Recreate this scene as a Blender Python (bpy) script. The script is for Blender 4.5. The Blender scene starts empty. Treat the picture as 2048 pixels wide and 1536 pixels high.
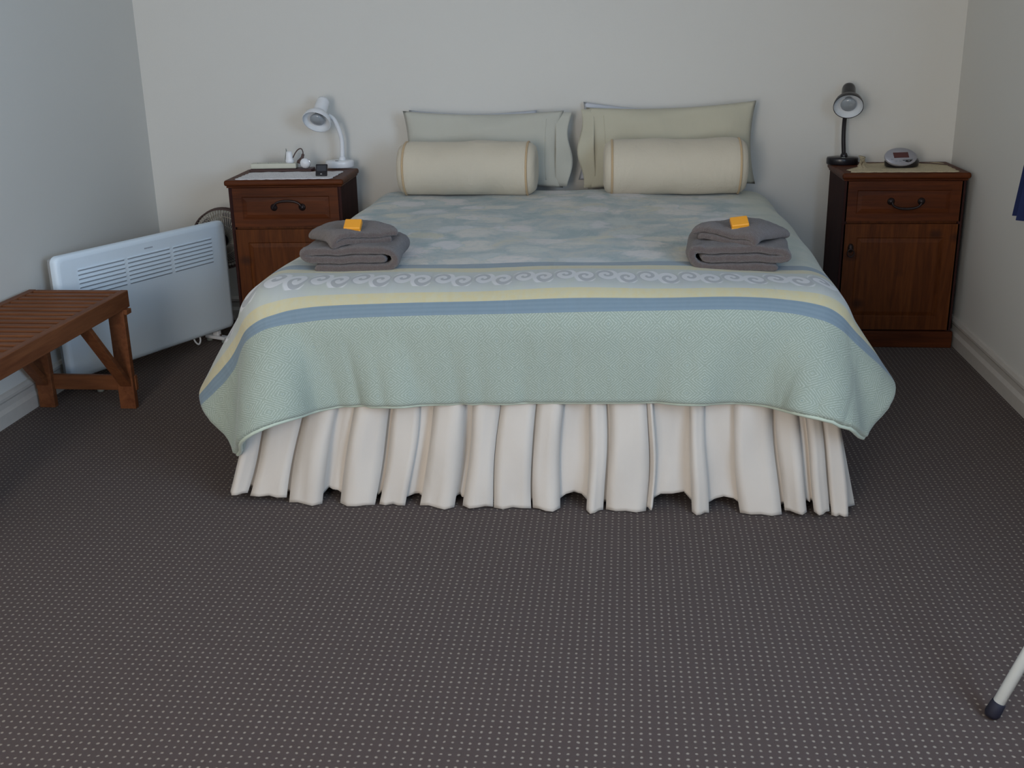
import bpy, math, random
import numpy as np
from mathutils import Vector, Matrix
random.seed(7)
PI = math.pi
scene = bpy.context.scene
C = scene.collection

# ------------------------------------------------------------------ helpers
class MB:
    """collects verts/faces(/uvs) for ONE mesh object"""
    def __init__(s): s.v = []; s.f = []; s.uv = {}; s.sm = []
    def add(s, V, F, smooth=False):
        o = len(s.v); s.v += [tuple(map(float, p)) for p in V]
        s.f += [tuple(i + o for i in f) for f in F]; s.sm += [smooth] * len(F)
        return s
    def box(s, x0, x1, y0, y1, z0, z1, M=None):
        V = [(x, y, z) for z in (z0, z1) for y in (y0, y1) for x in (x0, x1)]
        if M is not None: V = [tuple(M @ Vector(p)) for p in V]
        return s.add(V, [(0, 2, 3, 1), (4, 5, 7, 6), (0, 1, 5, 4), (2, 6, 7, 3), (0, 4, 6, 2), (1, 3, 7, 5)])
    def bar(s, a, b, w, h, up=(0, 0, 1), ext=0):
        a = Vector(a); b = Vector(b); d = (b - a).normalized(); a = a - d * ext; b = b + d * ext
        r = d.cross(Vector(up)).normalized(); u = r.cross(d)
        V = []
        for p in (a, b):
            for i, j in ((-1, -1), (1, -1), (1, 1), (-1, 1)):
                V.append(p + r * (i * w / 2) + u * (j * h / 2))
        return s.add(V, [(0, 1, 2, 3), (7, 6, 5, 4), (0, 4, 5, 1), (1, 5, 6, 2), (2, 6, 7, 3), (3, 7, 4, 0)])
    def tube(s, P, r, n=12, caps=True, closed=False):
        P = [Vector(p) for p in P]; m = len(P)
        R = r if isinstance(r, (list, tuple)) else [r] * m
        t0 = (P[1] - P[0]).normalized(); ref = Vector((0, 0, 1)) if abs(t0.z) < .9 else Vector((1, 0, 0))
        nrm = t0.cross(ref).normalized(); V = []; 
        for i in range(m):
            if closed: t = (P[(i + 1) % m] - P[i - 1]).normalized()
            else: t = (P[min(i + 1, m - 1)] - P[max(i - 1, 0)]).normalized()
            nrm = (nrm - t * nrm.dot(t)).normalized(); b = t.cross(nrm)
            for k in range(n):
                a = 2 * PI * k / n; V.append(P[i] + (nrm * math.cos(a) + b * math.sin(a)) * R[i])
        F = []
        for i in range(m if closed else m - 1):
            for k in range(n):
                a = i * n + k; b_ = i * n + (k + 1) % n; j = ((i + 1) % m) * n
                F.append((a, b_, j + (k + 1) % n, j + k))
        if caps and not closed: F.append(tuple(range(n))[::-1]); F.append(tuple((m - 1) * n + k for k in range(n)))
        return s.add(V, F, True)
    def lathe(s, prof, n=40, M=None, sx=1, sy=1, caps=True):
        """profile of (radius, height) revolved about local z"""
        V = []; F = []; m = len(prof)
        for (r, h) in prof:
            for k in range(n):
                a = 2 * PI * k / n; p = Vector((r * math.cos(a) * sx, r * math.sin(a) * sy, h))
                V.append(M @ p if M is not None else p)
        for i in range(m - 1):
            for k in range(n):
                F.append((i * n + k, i * n + (k + 1) % n, (i + 1) * n + (k + 1) % n, (i + 1) * n + k))
        if caps and prof[0][0] > 1e-6: F.append(tuple(range(n))[::-1])
        if caps and prof[-1][0] > 1e-6: F.append(tuple((m - 1) * n + k for k in range(n)))
        return s.add(V, F, True)
    def grid(s, A, closed_u=False, closed_v=False, smooth=True, flip=False):
        A = np.asarray(A); nu, nv = A.shape[:2]; F = []
        for i in range(nu if closed_u else nu - 1):
            for j in range(nv if closed_v else nv - 1):
                f = (i * nv + j, ((i + 1) % nu) * nv + j, ((i + 1) % nu) * nv + (j + 1) % nv, i * nv + (j + 1) % nv)
                F.append(f[::-1] if flip else f)
        return s.add(A.reshape(-1, 3), F, smooth)
    def build(s, name, mat, parent=None, bevel=0, seg=2, uv=None, loc=None, sub=0, solid=0, offset=0, angle=35, merge=False):
        me = bpy.data.meshes.new(name); me.from_pydata(s.v, [], s.f)
        if merge:
            import bmesh
            b = bmesh.new(); b.from_mesh(me); bmesh.ops.remove_doubles(b, verts=b.verts, dist=1e-5); bmesh.ops.recalc_face_normals(b, faces=b.faces); b.to_mesh(me); b.free()
            me.polygons.foreach_set('use_smooth', [any(s.sm)] * len(me.polygons))
        else:
            me.polygons.foreach_set('use_smooth', s.sm)
        if uv is not None:
            L = me.uv_layers.new(name='UVMap'); idx = np.zeros(len(me.loops), np.int32); me.loops.foreach_get('vertex_index', idx)
            L.data.foreach_set('uv', np.asarray(uv, float)[idx].ravel())
        me.materials.append(mat); me.update()
        o = bpy.data.objects.new(name, me); C.objects.link(o)
        if parent is not None: o.parent = parent
        if loc is not None: o.location = loc
        if solid: m = o.modifiers.new('s', 'SOLIDIFY'); m.thickness = solid; m.offset = offset
        if bevel:
            m = o.modifiers.new('b', 'BEVEL'); m.width = bevel; m.segments = seg; m.limit_method = 'ANGLE'; m.angle_limit = math.radians(angle)
            me.polygons.foreach_set('use_smooth', [True] * len(me.polygons)); w = o.modifiers.new('w', 'WEIGHTED_NORMAL'); w.keep_sharp = True
        if sub: m = o.modifiers.new('u', 'SUBSURF'); m.levels = sub; m.render_levels = sub
        return o

def thing(name, label, cat, loc=(0, 0, 0), rot=(0, 0, 0), group=None):
    o = bpy.data.objects.new(name, None); C.objects.link(o); o.location = loc; o.rotation_euler = rot
    o.empty_display_size = .05
    o['label'] = label; o['category'] = cat
    if group: o['group'] = group
    return o
def tag(o, label, cat, group=None):
    o['label'] = label; o['category'] = cat
    if group: o['group'] = group
    return o
def structure(o): o['kind'] = 'structure'; return o

def smooth_path(P, n=8):
    """Catmull-Rom through the points"""
    P = [np.array(p, float) for p in P]; Q = [2 * P[0] - P[1]] + P + [2 * P[-1] - P[-2]]; out = []
    for i in range(1, len(Q) - 2):
        for k in range(n):
            t = k / n; a, b, c, d = Q[i - 1:i + 3]
            out.append(.5 * ((2 * b) + (c - a) * t + (2 * a - 5 * b + 4 * c - d) * t * t + (-a + 3 * b - 3 * c + d) * t ** 3))
    out.append(P[-1]); return out

# ------------------------------------------------------------------ materials
class N:
    """tiny shader graph writer"""
    def __init__(s, name):
        s.m = bpy.data.materials.new(name); s.m.use_nodes = True; s.t = s.m.node_tree; s.t.nodes.clear()
        s.out = s.t.nodes.new('ShaderNodeOutputMaterial'); s.b = s.t.nodes.new('ShaderNodeBsdfPrincipled')
        s.t.links.new(s.b.outputs[0], s.out.inputs[0]); s._c = None
    def n(s, typ, **kw):
        x = s.t.nodes.new('ShaderNode' + typ)
        for k, v in kw.items(): setattr(x, k, v)
        return x
    def put(s, sock, v):
        if isinstance(v, bpy.types.NodeSocket): s.t.links.new(v, sock)
        elif isinstance(v, (tuple, list)) and len(v) == 3 and sock.type == 'RGBA': sock.default_value = (*v, 1)
        else: sock.default_value = v
    def math(s, op, a, b=0, c=None):
        x = s.n('Math', operation=op); s.put(x.inputs[0], a); s.put(x.inputs[1], b)
        if c is not None: s.put(x.inputs[2], c)
        return x.outputs[0]
    def mix(s, f, a, b):
        x = s.n('Mix', data_type='RGBA'); s.put(x.inputs[0], f); s.put(x.inputs[6], a); s.put(x.inputs[7], b); return x.outputs[2]
    def coord(s, kind='Object'):
        return s.n('TexCoord').outputs[kind]
    def sep(s, v):
        x = s.n('SeparateXYZ'); s.put(x.inputs[0], v); return x.outputs
    def comb(s, a, b, c=0):
        x = s.n('CombineXYZ'); s.put(x.inputs[0], a); s.put(x.inputs[1], b); s.put(x.inputs[2], c); return x.outputs[0]
    def mapping(s, v, scale=(1, 1, 1), loc=(0, 0, 0), rot=(0, 0, 0)):
        x = s.n('Mapping'); s.put(x.inputs[0], v); x.inputs[1].default_value = loc; x.inputs[2].default_value = rot; x.inputs[3].default_value = scale; return x.outputs[0]
    def noise(s, v, scale, detail=3, rough=.5, dist=0):
        x = s.n('TexNoise'); s.put(x.inputs['Vector'], v); x.inputs['Scale'].default_value = scale; x.inputs['Detail'].default_value = detail
        x.inputs['Roughness'].default_value = rough; x.inputs['Distortion'].default_value = dist; return x.outputs[0]
    def ramp(s, f, stops, interp='LINEAR'):
        x = s.n('ValToRGB'); s.put(x.inputs[0], f); r = x.color_ramp; r.interpolation = interp
        while len(r.elements) < len(stops): r.elements.new(.5)
        for e, (p, c) in zip(r.elements, stops): e.position = p; e.color = (*c, 1) if len(c) == 3 else c
        return x.outputs[0]
    def bump(s, h, strength=.3, dist=.01, prev=None):
        x = s.n('Bump'); x.inputs['Strength'].default_value = strength; x.inputs['Distance'].default_value = dist; s.put(x.inputs['Height'], h)
        if prev is not None: s.put(x.inputs['Normal'], prev)
        return x.outputs[0]
    def fin(s, col, rough=.7, normal=None, metal=0, spec=.3, sheen=0, **kw):
        s.put(s.b.inputs['Base Color'], col); s.put(s.b.inputs['Roughness'], rough); s.put(s.b.inputs['Metallic'], metal)
        s.b.inputs['Specular IOR Level'].default_value = spec
        if sheen: s.b.inputs['Sheen Weight'].default_value = sheen; s.b.inputs['Sheen Roughness'].default_value = .5
        if normal is not None: s.put(s.b.inputs['Normal'], normal)
        for k, v in kw.items(): s.put(s.b.inputs[k], v)
        return s.m

def flat(name, col, rough=.5, metal=0, spec=.4, var=.06, scale=30, **kw):
    g = N(name); v = g.coord(); nz = g.noise(v, scale, 2)
    d = tuple(c * (1 - var) for c in col); u = tuple(min(1, c * (1 + var)) for c in col)
    return g.fin(g.mix(nz, d, u), rough, None, metal, spec, **kw)

def m_wall():
    g = N('wall_paint'); v = g.coord(); a = g.noise(v, 220, 3); b = g.noise(v, 1.3, 2)
    return g.fin(g.mix(b, (.705, .69, .65), (.735, .72, .68)), .6, g.bump(a, .12, .002), spec=.25)
def m_carpet():
    g = N('dotted_carpet'); v = g.coord(); x, y, z = g.sep(v)
    jx = g.math('MULTIPLY', g.math('SUBTRACT', g.noise(v, 60, 2), .5), .0065)
    jy = g.math('MULTIPLY', g.math('SUBTRACT', g.noise(g.mapping(v, loc=(5, 3, 1)), 60, 2), .5), .0065)
    u = g.math('SUBTRACT', g.math('FRACT', g.math('DIVIDE', g.math('ADD', x, jx), .0184)), .5)
    w = g.math('SUBTRACT', g.math('FRACT', g.math('DIVIDE', g.math('ADD', y, jy), .0196)), .5)
    r = g.math('SQRT', g.math('ADD', g.math('POWER', u, 2), g.math('MULTIPLY', g.math('POWER', w, 2), 1.0)))
    dot = g.math('SUBTRACT', 1, g.math('SMOOTH_MIN', 1, g.math('DIVIDE', r, .21), .1))
    dot = g.math('MULTIPLY', g.math('MAXIMUM', dot, 0), 1.9); dot = g.math('MINIMUM', dot, 1)
    f1 = g.noise(v, 700, 2); f2 = g.noise(v, 2.2, 3)
    base = g.mix(f1, (.041, .0225, .0175), (.084, .048, .038)); base = g.mix(g.math('MULTIPLY', f2, .35), base, (.067, .042, .035))
    col = g.mix(g.math('MULTIPLY', dot, .62), base, (.44, .37, .29))
    # loop pile relief
    h = g.math('ADD', g.math('MULTIPLY', f1, 1), g.math('MULTIPLY', dot, -.4))
    return g.fin(col, .95, g.bump(h, .7, .004), spec=.1, sheen=.15)
def m_wood(name, lo=(.105, .030, .010), hi=(.235, .075, .020), axis='z', knots=True, rough=.5):
    g = N(name); v = g.coord()
    sc = {'x': (1.2, 14, 14), 'y': (14, 1.2, 14), 'z': (14, 14, 1.2)}[axis]
    p = g.mapping(v, scale=sc); a = g.noise(p, 2.2, 4, .55, 1.2); b = g.noise(g.mapping(v, scale=tuple(k * 5 for k in sc)), 2, 3)
    f = g.math('ADD', g.math('MULTIPLY', a, .75), g.math('MULTIPLY', b, .25))
    col = g.ramp(f, [(.30, lo), (.50, tuple((l + h) / 2 for l, h in zip(lo, hi))), (.68, hi)])
    if knots:
        vo = g.n('TexVoronoi'); g.put(vo.inputs['Vector'], g.mapping(v, scale=(4, 4, 5.5), loc=(.3, .2, .45))); vo.inputs['Scale'].default_value = 1
        k = g.math('LESS_THAN', vo.outputs['Distance'], .10); k2 = g.ramp(vo.outputs['Distance'], [(.05, (1, 1, 1)), (.16, (0, 0, 0))])
        col = g.mix(g.math('MULTIPLY', k2, .75), col, (.035, .012, .007))
    return g.fin(col, rough, g.bump(f, .08, .002), spec=.16)
def m_fabric(name, c1, c2=None, scale=500, bump=.25, rough=.9, wr=0, sheen=.2, wsc=6):
    g = N(name); v = g.coord(); c2 = c2 or tuple(c * .88 for c in c1)
    a = g.noise(v, scale, 2); b = g.noise(v, 7, 3)
    col = g.mix(g.math('ADD', g.math('MULTIPLY', a, .5), g.math('MULTIPLY', b, .5)), c2, c1)
    nrm = g.bump(a, bump, .0015)
    if wr: nrm = g.bump(g.noise(g.mapping(v, scale=(1, 1, .45)), wsc, 3, .5, .6), wr, .03, nrm)
    return g.fin(col, rough, nrm, spec=.15, sheen=sheen)
def m_towel():
    g = N('brown_terry'); v = g.coord(); a = g.noise(v, 420, 2); b = g.noise(v, 60, 3)
    col = g.mix(g.math('ADD', g.math('MULTIPLY', a, .6), g.math('MULTIPLY', b, .4)), (.075, .056, .050), (.185, .142, .130))
    return g.fin(col, 1, g.bump(a, .9, .006, g.bump(b, .4, .01)), spec=.05, sheen=.4)
def m_lace(name, col):
    g = N(name); v = g.coord(); a = g.noise(v, 160, 2)
    vo = g.n('TexVoronoi'); g.put(vo.inputs['Vector'], v); vo.inputs['Scale'].default_value = 110
    f = g.ramp(vo.outputs['Distance'], [(.1, (0, 0, 0)), (.42, (1, 1, 1))])
    return g.fin(g.mix(f, tuple(c * .72 for c in col), col), .95, g.bump(f, .5, .002), spec=.1)

DL = 2.180      # duvet length (v from head 0 to front hem DL), width u 0..DW
DW = 2.29
def m_duvet():
    g = N('patterned_duvet_cotton'); v = g.coord('UV'); u, w, _ = g.sep(v)
    # --- flower panel : soft brushed blotches
    p = g.mapping(v, scale=(1, 1.0, 1)); d = g.noise(p, 5.5, 4, .6, 1.0)
    vo = g.n('TexVoronoi', feature='SMOOTH_F1'); wv = g.n('VectorMath', operation='ADD'); g.put(wv.inputs[0], p)
    nz = g.n('TexNoise'); g.put(nz.inputs['Vector'], p); nz.inputs['Scale'].default_value = 9; nz.inputs['Detail'].default_value = 4
    sc = g.n('VectorMath', operation='SCALE'); g.put(sc.inputs[0], nz.outputs[1]); sc.inputs['Scale'].default_value = .16
    g.put(wv.inputs[1], sc.outputs[0]); g.put(vo.inputs['Vector'], wv.outputs[0]); vo.inputs['Scale'].default_value = 6.2; vo.inputs['Smoothness'].default_value = .25
    cell = g.sep(vo.outputs['Color'])
    ground = g.ramp(d, [(.34, (.28, .365, .37)), (.46, (.36, .42, .42)), (.56, (.46, .48, .45)), (.68, (.55, .52, .42))])
    flower = g.ramp(cell[0], [(0.0, (.68, .62, .60)), (.3, (.62, .59, .51)), (.5, (.47, .52, .50)), (.7, (.68, .64, .64)), (1, (.60, .56, .42))])
    petal = g.noise(wv.outputs[0], 26, 3, .6, 1.5)
    fm = g.ramp(g.math('ADD', vo.outputs['Distance'], g.math('MULTIPLY', g.math('SUBTRACT', petal, .5), .45)), [(.34, (1, 1, 1)), (.58, (0, 0, 0))])
    fl = g.mix(g.math('MULTIPLY', fm, .9), ground, flower)
    fl = g.mix(g.math('MULTIPLY', g.ramp(g.noise(g.mapping(v, scale=(1, 2.2, 1)), 22, 4, .65, 1.4), [(.50, (0, 0, 0)), (.66, (1, 1, 1))]), .35), fl, (.24, .35, .36))
    side = g.ramp(g.math('ABSOLUTE', g.math('SUBTRACT', u, DW / 2)), [(.74, (0, 0, 0)), (.84, (1, 1, 1))])
    fl = g.mix(g.math('MULTIPLY', side, .75), fl, (.47, .49, .39))
    # --- scroll band
    PER = .122; V0, V1 = 1.712, 1.832
    cu = g.math('FRACT', g.math('DIVIDE', u, PER)); cv = g.math('DIVIDE', g.math('SUBTRACT', w, V0), V1 - V0)   # 0..1 across the band
    def spiral(cx, cy, sgn, ph):
        dx = g.math('MULTIPLY', g.math('SUBTRACT', cu, cx), PER * 1000); dy = g.math('MULTIPLY', g.math('SUBTRACT', cv, cy), (V1 - V0) * 560)
        r = g.math('SQRT', g.math('ADD', g.math('POWER', dx, 2), g.math('POWER', dy, 2)))
        th = g.math('ARCTAN2', dy, dx)
        s = g.math('SINE', g.math('ADD', g.math('MULTIPLY', th, sgn), g.math('ADD', g.math('MULTIPLY', r, .235), ph)))
        s = g.math('ADD', s, .30)
        return r, s
    r1, s1 = spiral(.26, .42, 1, 1.2); r2, s2 = spiral(.76, .58, 1, 4.2)
    near1 = g.math('LESS_THAN', r1, r2)
    s = g.math('ADD', g.math('MULTIPLY', s1, near1), g.math('MULTIPLY', s2, g.math('SUBTRACT', 1, near1)))
    r = g.math('MINIMUM', r1, r2)
    sw = g.math('MULTIPLY', g.ramp(s, [(.0, (0, 0, 0)), (.10, (1, 1, 1))]), g.ramp(g.math('DIVIDE', r, 100), [(.325, (1, 1, 1)), (.36, (0, 0, 0))]))
    bandbg = g.mix(g.ramp(g.noise(v, 14, 3), [(.4, (0, 0, 0)), (.6, (1, 1, 1))]), (.45, .465, .415), (.44, .455, .435))
    core = g.ramp(g.math('DIVIDE', r, 100), [(.26, (1, 1, 1)), (.34, (0, 0, 0))])
    band = g.mix(g.math('MULTIPLY', core, .6), bandbg, (.33, .32, .35)); band = g.mix(g.math('MULTIPLY', sw, .85), band, (.66, .645, .64))
    # --- yellow, blue
    yn = g.noise(v, 60, 3); yel = g.mix(g.ramp(yn, [(.35, (0, 0, 0)), (.65, (1, 1, 1))]), (.54, .47, .28), (.52, .48, .33))
    bs = g.math('SINE', g.math('MULTIPLY', w, 600)); blue = g.mix(g.math('ADD', g.math('MULTIPLY', bs, .2), g.math('MULTIPLY', yn, .4)), (.175, .235, .28), (.22, .28, .325))
    # --- green diamond weave
    def tri(a, per): return g.math('MULTIPLY', g.math('PINGPONG', a, per / 2), 2 / per)
    wob = g.math('MULTIPLY', g.math('SUBTRACT', g.noise(v, 120, 1), .5), .12)
    tu = tri(u, .092); tv = tri(w, .078); dm = g.math('ADD', g.math('ADD', tu, tv), wob)
    dm2 = g.math('ABSOLUTE', g.math('SUBTRACT', dm, 1.0))
    st = g.ramp(g.math('SINE', g.math('SUBTRACT', g.math('MULTIPLY', dm2, 31), 1.7)), [(.30, (0, 0, 0)), (.75, (1, 1, 1))])
    hat = g.ramp(g.noise(v, 330, 1), [(.42, (.35, .35, .35)), (.56, (1, 1, 1))])
    grbg = g.mix(g.noise(v, 5, 2), (.285, .33, .27), (.295, .34, .29))
    gr = g.mix(g.math('MULTIPLY', g.math('MULTIPLY', st, hat), .85), grbg, (.46, .505, .445))
    gr = g.mix(g.math('MULTIPLY', g.ramp(dm2, [(.90, (0, 0, 0)), (.98, (1, 1, 1))]), .55), gr, (.22, .29, .28))
    col = fl
    for (a, c) in ((1.586, blue), (1.645, yel), (1.690, bandbg), (1.712, band), (1.832, bandbg), (1.857, yel), (1.888, blue), (1.922, gr)):
        e = g.math('GREATER_THAN', w, a); col = g.mix(e, col, c)
    fine = g.noise(v, 900, 2); wrk = g.noise(g.mapping(v, scale=(2.6, .8, 1)), 5, 3, .5, .5)
    nrm = g.bump(fine, .2, .001, g.bump(wrk, .30, .03))
    return g.fin(col, .85, nrm, spec=.15, sheen=.25)

M = dict(
    wall=m_wall(), carpet=m_carpet(), ceil=flat('ceiling_white', (.78, .77, .74), .8),
    trim=flat('trim_gloss', (.58, .545, .50), .35),
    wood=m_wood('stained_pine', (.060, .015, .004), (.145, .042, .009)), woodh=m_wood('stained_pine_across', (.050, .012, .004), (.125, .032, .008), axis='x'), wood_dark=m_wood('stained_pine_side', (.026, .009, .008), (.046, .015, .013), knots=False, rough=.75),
    bench=m_wood('bench_pine', (.12, .040, .017), (.21, .078, .032), 'y', knots=False, rough=.5), benchx=m_wood('bench_slat_pine', (.13, .045, .019), (.23, .086, .034), 'x', knots=False, rough=.5),
    bronze=flat('dark_bronze', (.045, .033, .033), .4, .7), black=flat('black_plastic', (.014, .012, .016), .28, 0, .5), blackgloss=flat('black_gloss', (.012, .010, .014), .12, 0, .6),
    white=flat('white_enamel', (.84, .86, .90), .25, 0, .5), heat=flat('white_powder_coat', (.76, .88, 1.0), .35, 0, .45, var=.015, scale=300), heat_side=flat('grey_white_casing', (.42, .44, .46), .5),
    slot=flat('slot_grey', (.27, .31, .37), .8), blackfan=flat('fan_blade_grey', (.22, .20, .20), .5), shade_in=flat('shade_inside_white', (.84, .87, .90), .35), shade_silver=flat('shade_inside_silver', (.45, .48, .47), .35, .5),
    bulb=flat('frosted_glass', (.34, .37, .40), .10, .0, .8), cream_plastic=flat('cream_plastic', (.62, .62, .52), .4), maroon=flat('dark_red_cover', (.05, .012, .018), .5),
    duvet=m_duvet(), hem=m_fabric('pale_green_piping', (.52, .58, .48)), skirt=m_fabric('cream_valance', (.61, .55, .49), (.575, .515, .455), 700, .15, .75, wr=.25, wsc=5),
    sheet=m_fabric('lilac_white_sheet', (.60, .60, .66)), pillow_g=m_fabric('sage_cream_cotton', (.58, .55, .43), (.55, .52, .41), wr=.35), pillow_w=m_fabric('blue_white_cotton', (.68, .71, .78)),
    pillow_l=m_fabric('sage_grey_cotton', (.565, .56, .495), (.535, .53, .465), wr=.35), bolster=m_fabric('cream_bolster_cloth', (.68, .61, .49), (.65, .58, .46), 160, .5, wr=.3, wsc=9), piping=m_fabric('tan_piping', (.62, .45, .27)),
    towel=m_towel(), soap=flat('orange_soap_wrap', (.84, .35, .03), .35, var=.03), soap2=flat('pale_wrap_edge', (.9, .55, .15), .35),
    base=m_fabric('dark_bed_base', (.03, .022, .03)), lace_w=m_lace('white_lace', (.86, .84, .86)), lace_c=m_lace('ecru_lace', (.62, .53, .37)),
    silver=flat('silver_plastic', (.40, .40, .45), .35, .3), lcd=flat('red_brown_display', (.10, .035, .035), .2), chrome=flat('chrome', (.7, .7, .72), .15, 1),
    brass=flat('brass', (.42, .34, .15), .25, 1), brown_plug=flat('brown_plug', (.085, .05, .045), .5), navy=m_fabric('navy_cloth', (.022, .034, .12), (.016, .024, .085)),
    whitetube=flat('white_tube_enamel', (.84, .88, .87), .3), rubber=flat('black_rubber', (.008, .007, .016), .7), wire=flat('steel_wire', (.52, .47, .40), .3, .6), ltext=flat('grey_print', (.30, .34, .40), .6), greyp=flat('grey_plastic', (.27, .30, .29), .6),
)

# ------------------------------------------------------------------ room
XL, XR, YB, YF, ZC = -2.316, 1.470, 5.238, -1.60, 2.55
T = .10
structure(MB().box(XL - T, XR + T, YF - T, YB + T, -.08, 0).build('floor', M['carpet']))
structure(MB().box(XL - T, XR + T, YF - T, YB + T, ZC, ZC + .08).build('ceiling', M['ceil']))
structure(MB().box(XL - T, XR + T, YB, YB + T, 0, ZC).build('wall_back', M['wall']))
structure(MB().box(XL - T, XL, YF, YB, 0, ZC).build('wall_left', M['wall']))
WY0, WY1, WZ0, WZ1 = -.35, 1.75, .85, 2.15      # its window opening, beside the camera
b = MB(); b.box(XR, XR + T, YF, WY0, 0, ZC); b.box(XR, XR + T, WY1, YB, 0, ZC); b.box(XR, XR + T, WY0, WY1, 0, WZ0); b.box(XR, XR + T, WY0, WY1, WZ1, ZC)
structure(b.build('wall_right', M['wall']))
structure(MB().box(XL, XR, YF - T, YF, 0, ZC).build('wall_front', M['wall']))
def window(name, y0, y1, z0, z1):
    b = MB(); x0, x1 = XR + .03, XR + .08
    for a, c_, d, e in ((y0, y0 + .05, z0, z1), (y1 - .05, y1, z0, z1), (y0 + .05, y1 - .05, z0, z0 + .05), (y0 + .05, y1 - .05, z1 - .05, z1), ((y0 + y1) / 2 - .025, (y0 + y1) / 2 + .025, z0 + .05, z1 - .05)):
        b.box(x0, x1, a, c_, d, e)
    structure(b.build(name, M['white'], bevel=.004))
WY0, WY1, WZ0, WZ1 = -.35, 1.75, .85, 2.15
window('window_1', WY0, WY1, WZ0, WZ1)
def baseboard(name, axis, a, c0, c1, d):
    """profile in (offset from wall, z), swept along the wall"""
    pr = [(0, 0), (.018, 0), (.018, .050), (.014, .058), (.010, .066), (.010, .088), (.015, .096), (.015, .106), (.008, .117), (0, .12)]
    V = []
    for c in (c0, c1):
        for o, z in pr: V.append((a + d * o, c, z) if axis == 'y' else (c, a + d * o, z))
    n = len(pr); F = [(i, i + 1, n + i + 1, n + i) for i in range(n - 1)] + [tuple(range(n)), tuple(range(2 * n - 1, n - 1, -1))]
    structure(MB().add(V, F).build(name, M['trim'], merge=True))
baseboard('baseboard_right', 'y', XR, YF, YB, -1); baseboard('baseboard_left', 'y', XL, YF, YB, 1); baseboard('baseboard_back', 'x', YB, XL + .018, XR - .018, -1)

# ------------------------------------------------------------------ bed
BX0, BX1, BY0, BY1 = -1.115, .605, 3.09, 5.20
BC = (BX0 + BX1) / 2
bed = thing('bed', 'wide bed with cream pleated valance under a pale green patterned duvet', 'bed', (BC, BY0, 0))
def rel(o, t): o.location = Vector(o.location) - Vector(t.location); return o
b = MB(); b.box(BX0 + .03, BX1 - .03, BY0 + .03, BY1, .10, .34); rel(b.build('bed_base', M['base'], bed, bevel=.02), bed)
b = MB(); b.box(BX0, BX1, BY0, BY1, .342, .632); rel(b.build('mattress', M['sheet'], bed, bevel=.05, seg=5), bed)
for (x, y) in ((BX0 + .20, BY0 + .10), (BX1 - .085, BY0 - .005), (BX0 + .20, BY1 - .12), (BX1 - .15, BY1 - .12)):
    cb = MB(); cb.lathe([(0, -.02), (.02, -.02), (.026, -.012), (.026, .012), (.02, .02), (0, .02)], 24, Matrix.Translation((x, y, .0265)) @ Matrix.Rotation(PI / 2, 4, 'Y'))
    cb.tube([(x, y, .05), (x, y + .02, .10)], .008, 10); rel(cb.build('castor', M['brass'], bed), bed)

def valance():
    """box pleats: list of hanging panels along the front edge, hem z differing"""
    k = lambda px: -1.215 + (px - 475) * (1.875 / 1213)       # position along the foot at hem level
    panels = [(475, 512, .030), (516, 592, .018), (596, 664, .0), (700, 771, .0), (780, 832, -.0), (862, 931, -.0), (948, 1008, .004), (1010, 1083, .0),
              (1087, 1140, .002), (1192, 1224, -.004), (1230, 1307, -.0), (1309, 1320, .012), (1396, 1428, -.004), (1488, 1566, -.002), (1572, 1612, .012), (1626, 1655, .014), (1660, 1690, .0)]
    path = []          # (s, out, zhem)
    for i, (a, c, zh) in enumerate(panels):
        a_, c_ = k(a), k(c); w = c_ - a_
        zz = max(zh, 0) + .004
        path += [(a_ + min(.008, w * .2), .000, zz + .012), (a_, .022, zz)]
        for q in (.25, .5, .75): path.append((a_ + w * q, .032 + .010 * math.sin(i * 2.1 + q * 5), zz))
        path += [(c_, .024, zz), (c_ - min(.010, w * .25), .002, zz + .012)]
        if i < len(panels) - 1:
            n_ = k(panels[i + 1][0]); gap = n_ - c_
            if gap > .012:
                for q in (.2, .5, .8): path.append((c_ + gap * q, -.004 + .010 * math.sin(i * 1.7 + q * 6.3), zz + .022 + (.012 if gap > .05 else 0)))
    return path
vp = valance(); hemL, hemR = vp[0][0], vp[-1][0]
rows = 34; Zt = .372
A = []
cx = (hemL + hemR) / 2
for (s, o, zh) in vp:
    colm = []
    for j in range(rows + 1):
        t = j / rows                        # 0 top .. 1 hem
        z = Zt + (zh - Zt) * t
        f = .915 + .085 * t
        drift = .010 * math.sin(s * 9.3 + 1.1) * math.sin(t * PI) + .003 * math.sin(s * 31 + 2 + t * 4) * math.sin(t * PI)
        x = BC + .0 + (s - cx) * f + (cx - BC) * t + drift
        amp = .40 + .60 * t ** .7
        y = BY0 + .005 - o * amp * 1.35 - .028 * t - .009 * math.sin(s * 21 + t * 3.5) * math.sin(t * PI) - .005 * math.sin(s * 47 - t * 6) * t
        colm.append((x, y, z))
    A.append(colm)
def vside(x, sgn):
    S = []; n = 92
    for i in range(n + 1):
        q = i / n; yy = BY0 + .0 + q * (BY1 - BY0 - .02); o = .022 + .022 * abs(((q * 14) % 1) * 2 - 1) ** .4 * (1 if i % 2 else .85)
        c_ = []
        for j in range(rows + 1):
            t = j / rows; z = Zt + (.006 + .02 * (.5 + .5 * math.sin(q * 40)) - Zt) * t
            c_.append((x + sgn * (o * (.3 + .7 * t) - .012 + .058 * t), yy, z))
        S.append(c_)
    return S
left = vside(BX0 - .0, -1); right = vside(BX1 + .0, 1)
full = left[::-1] + A + right
b = MB(); b.grid(full)
rel(b.build('valance', M['skirt'], bed, solid=.0015), bed)

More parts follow.
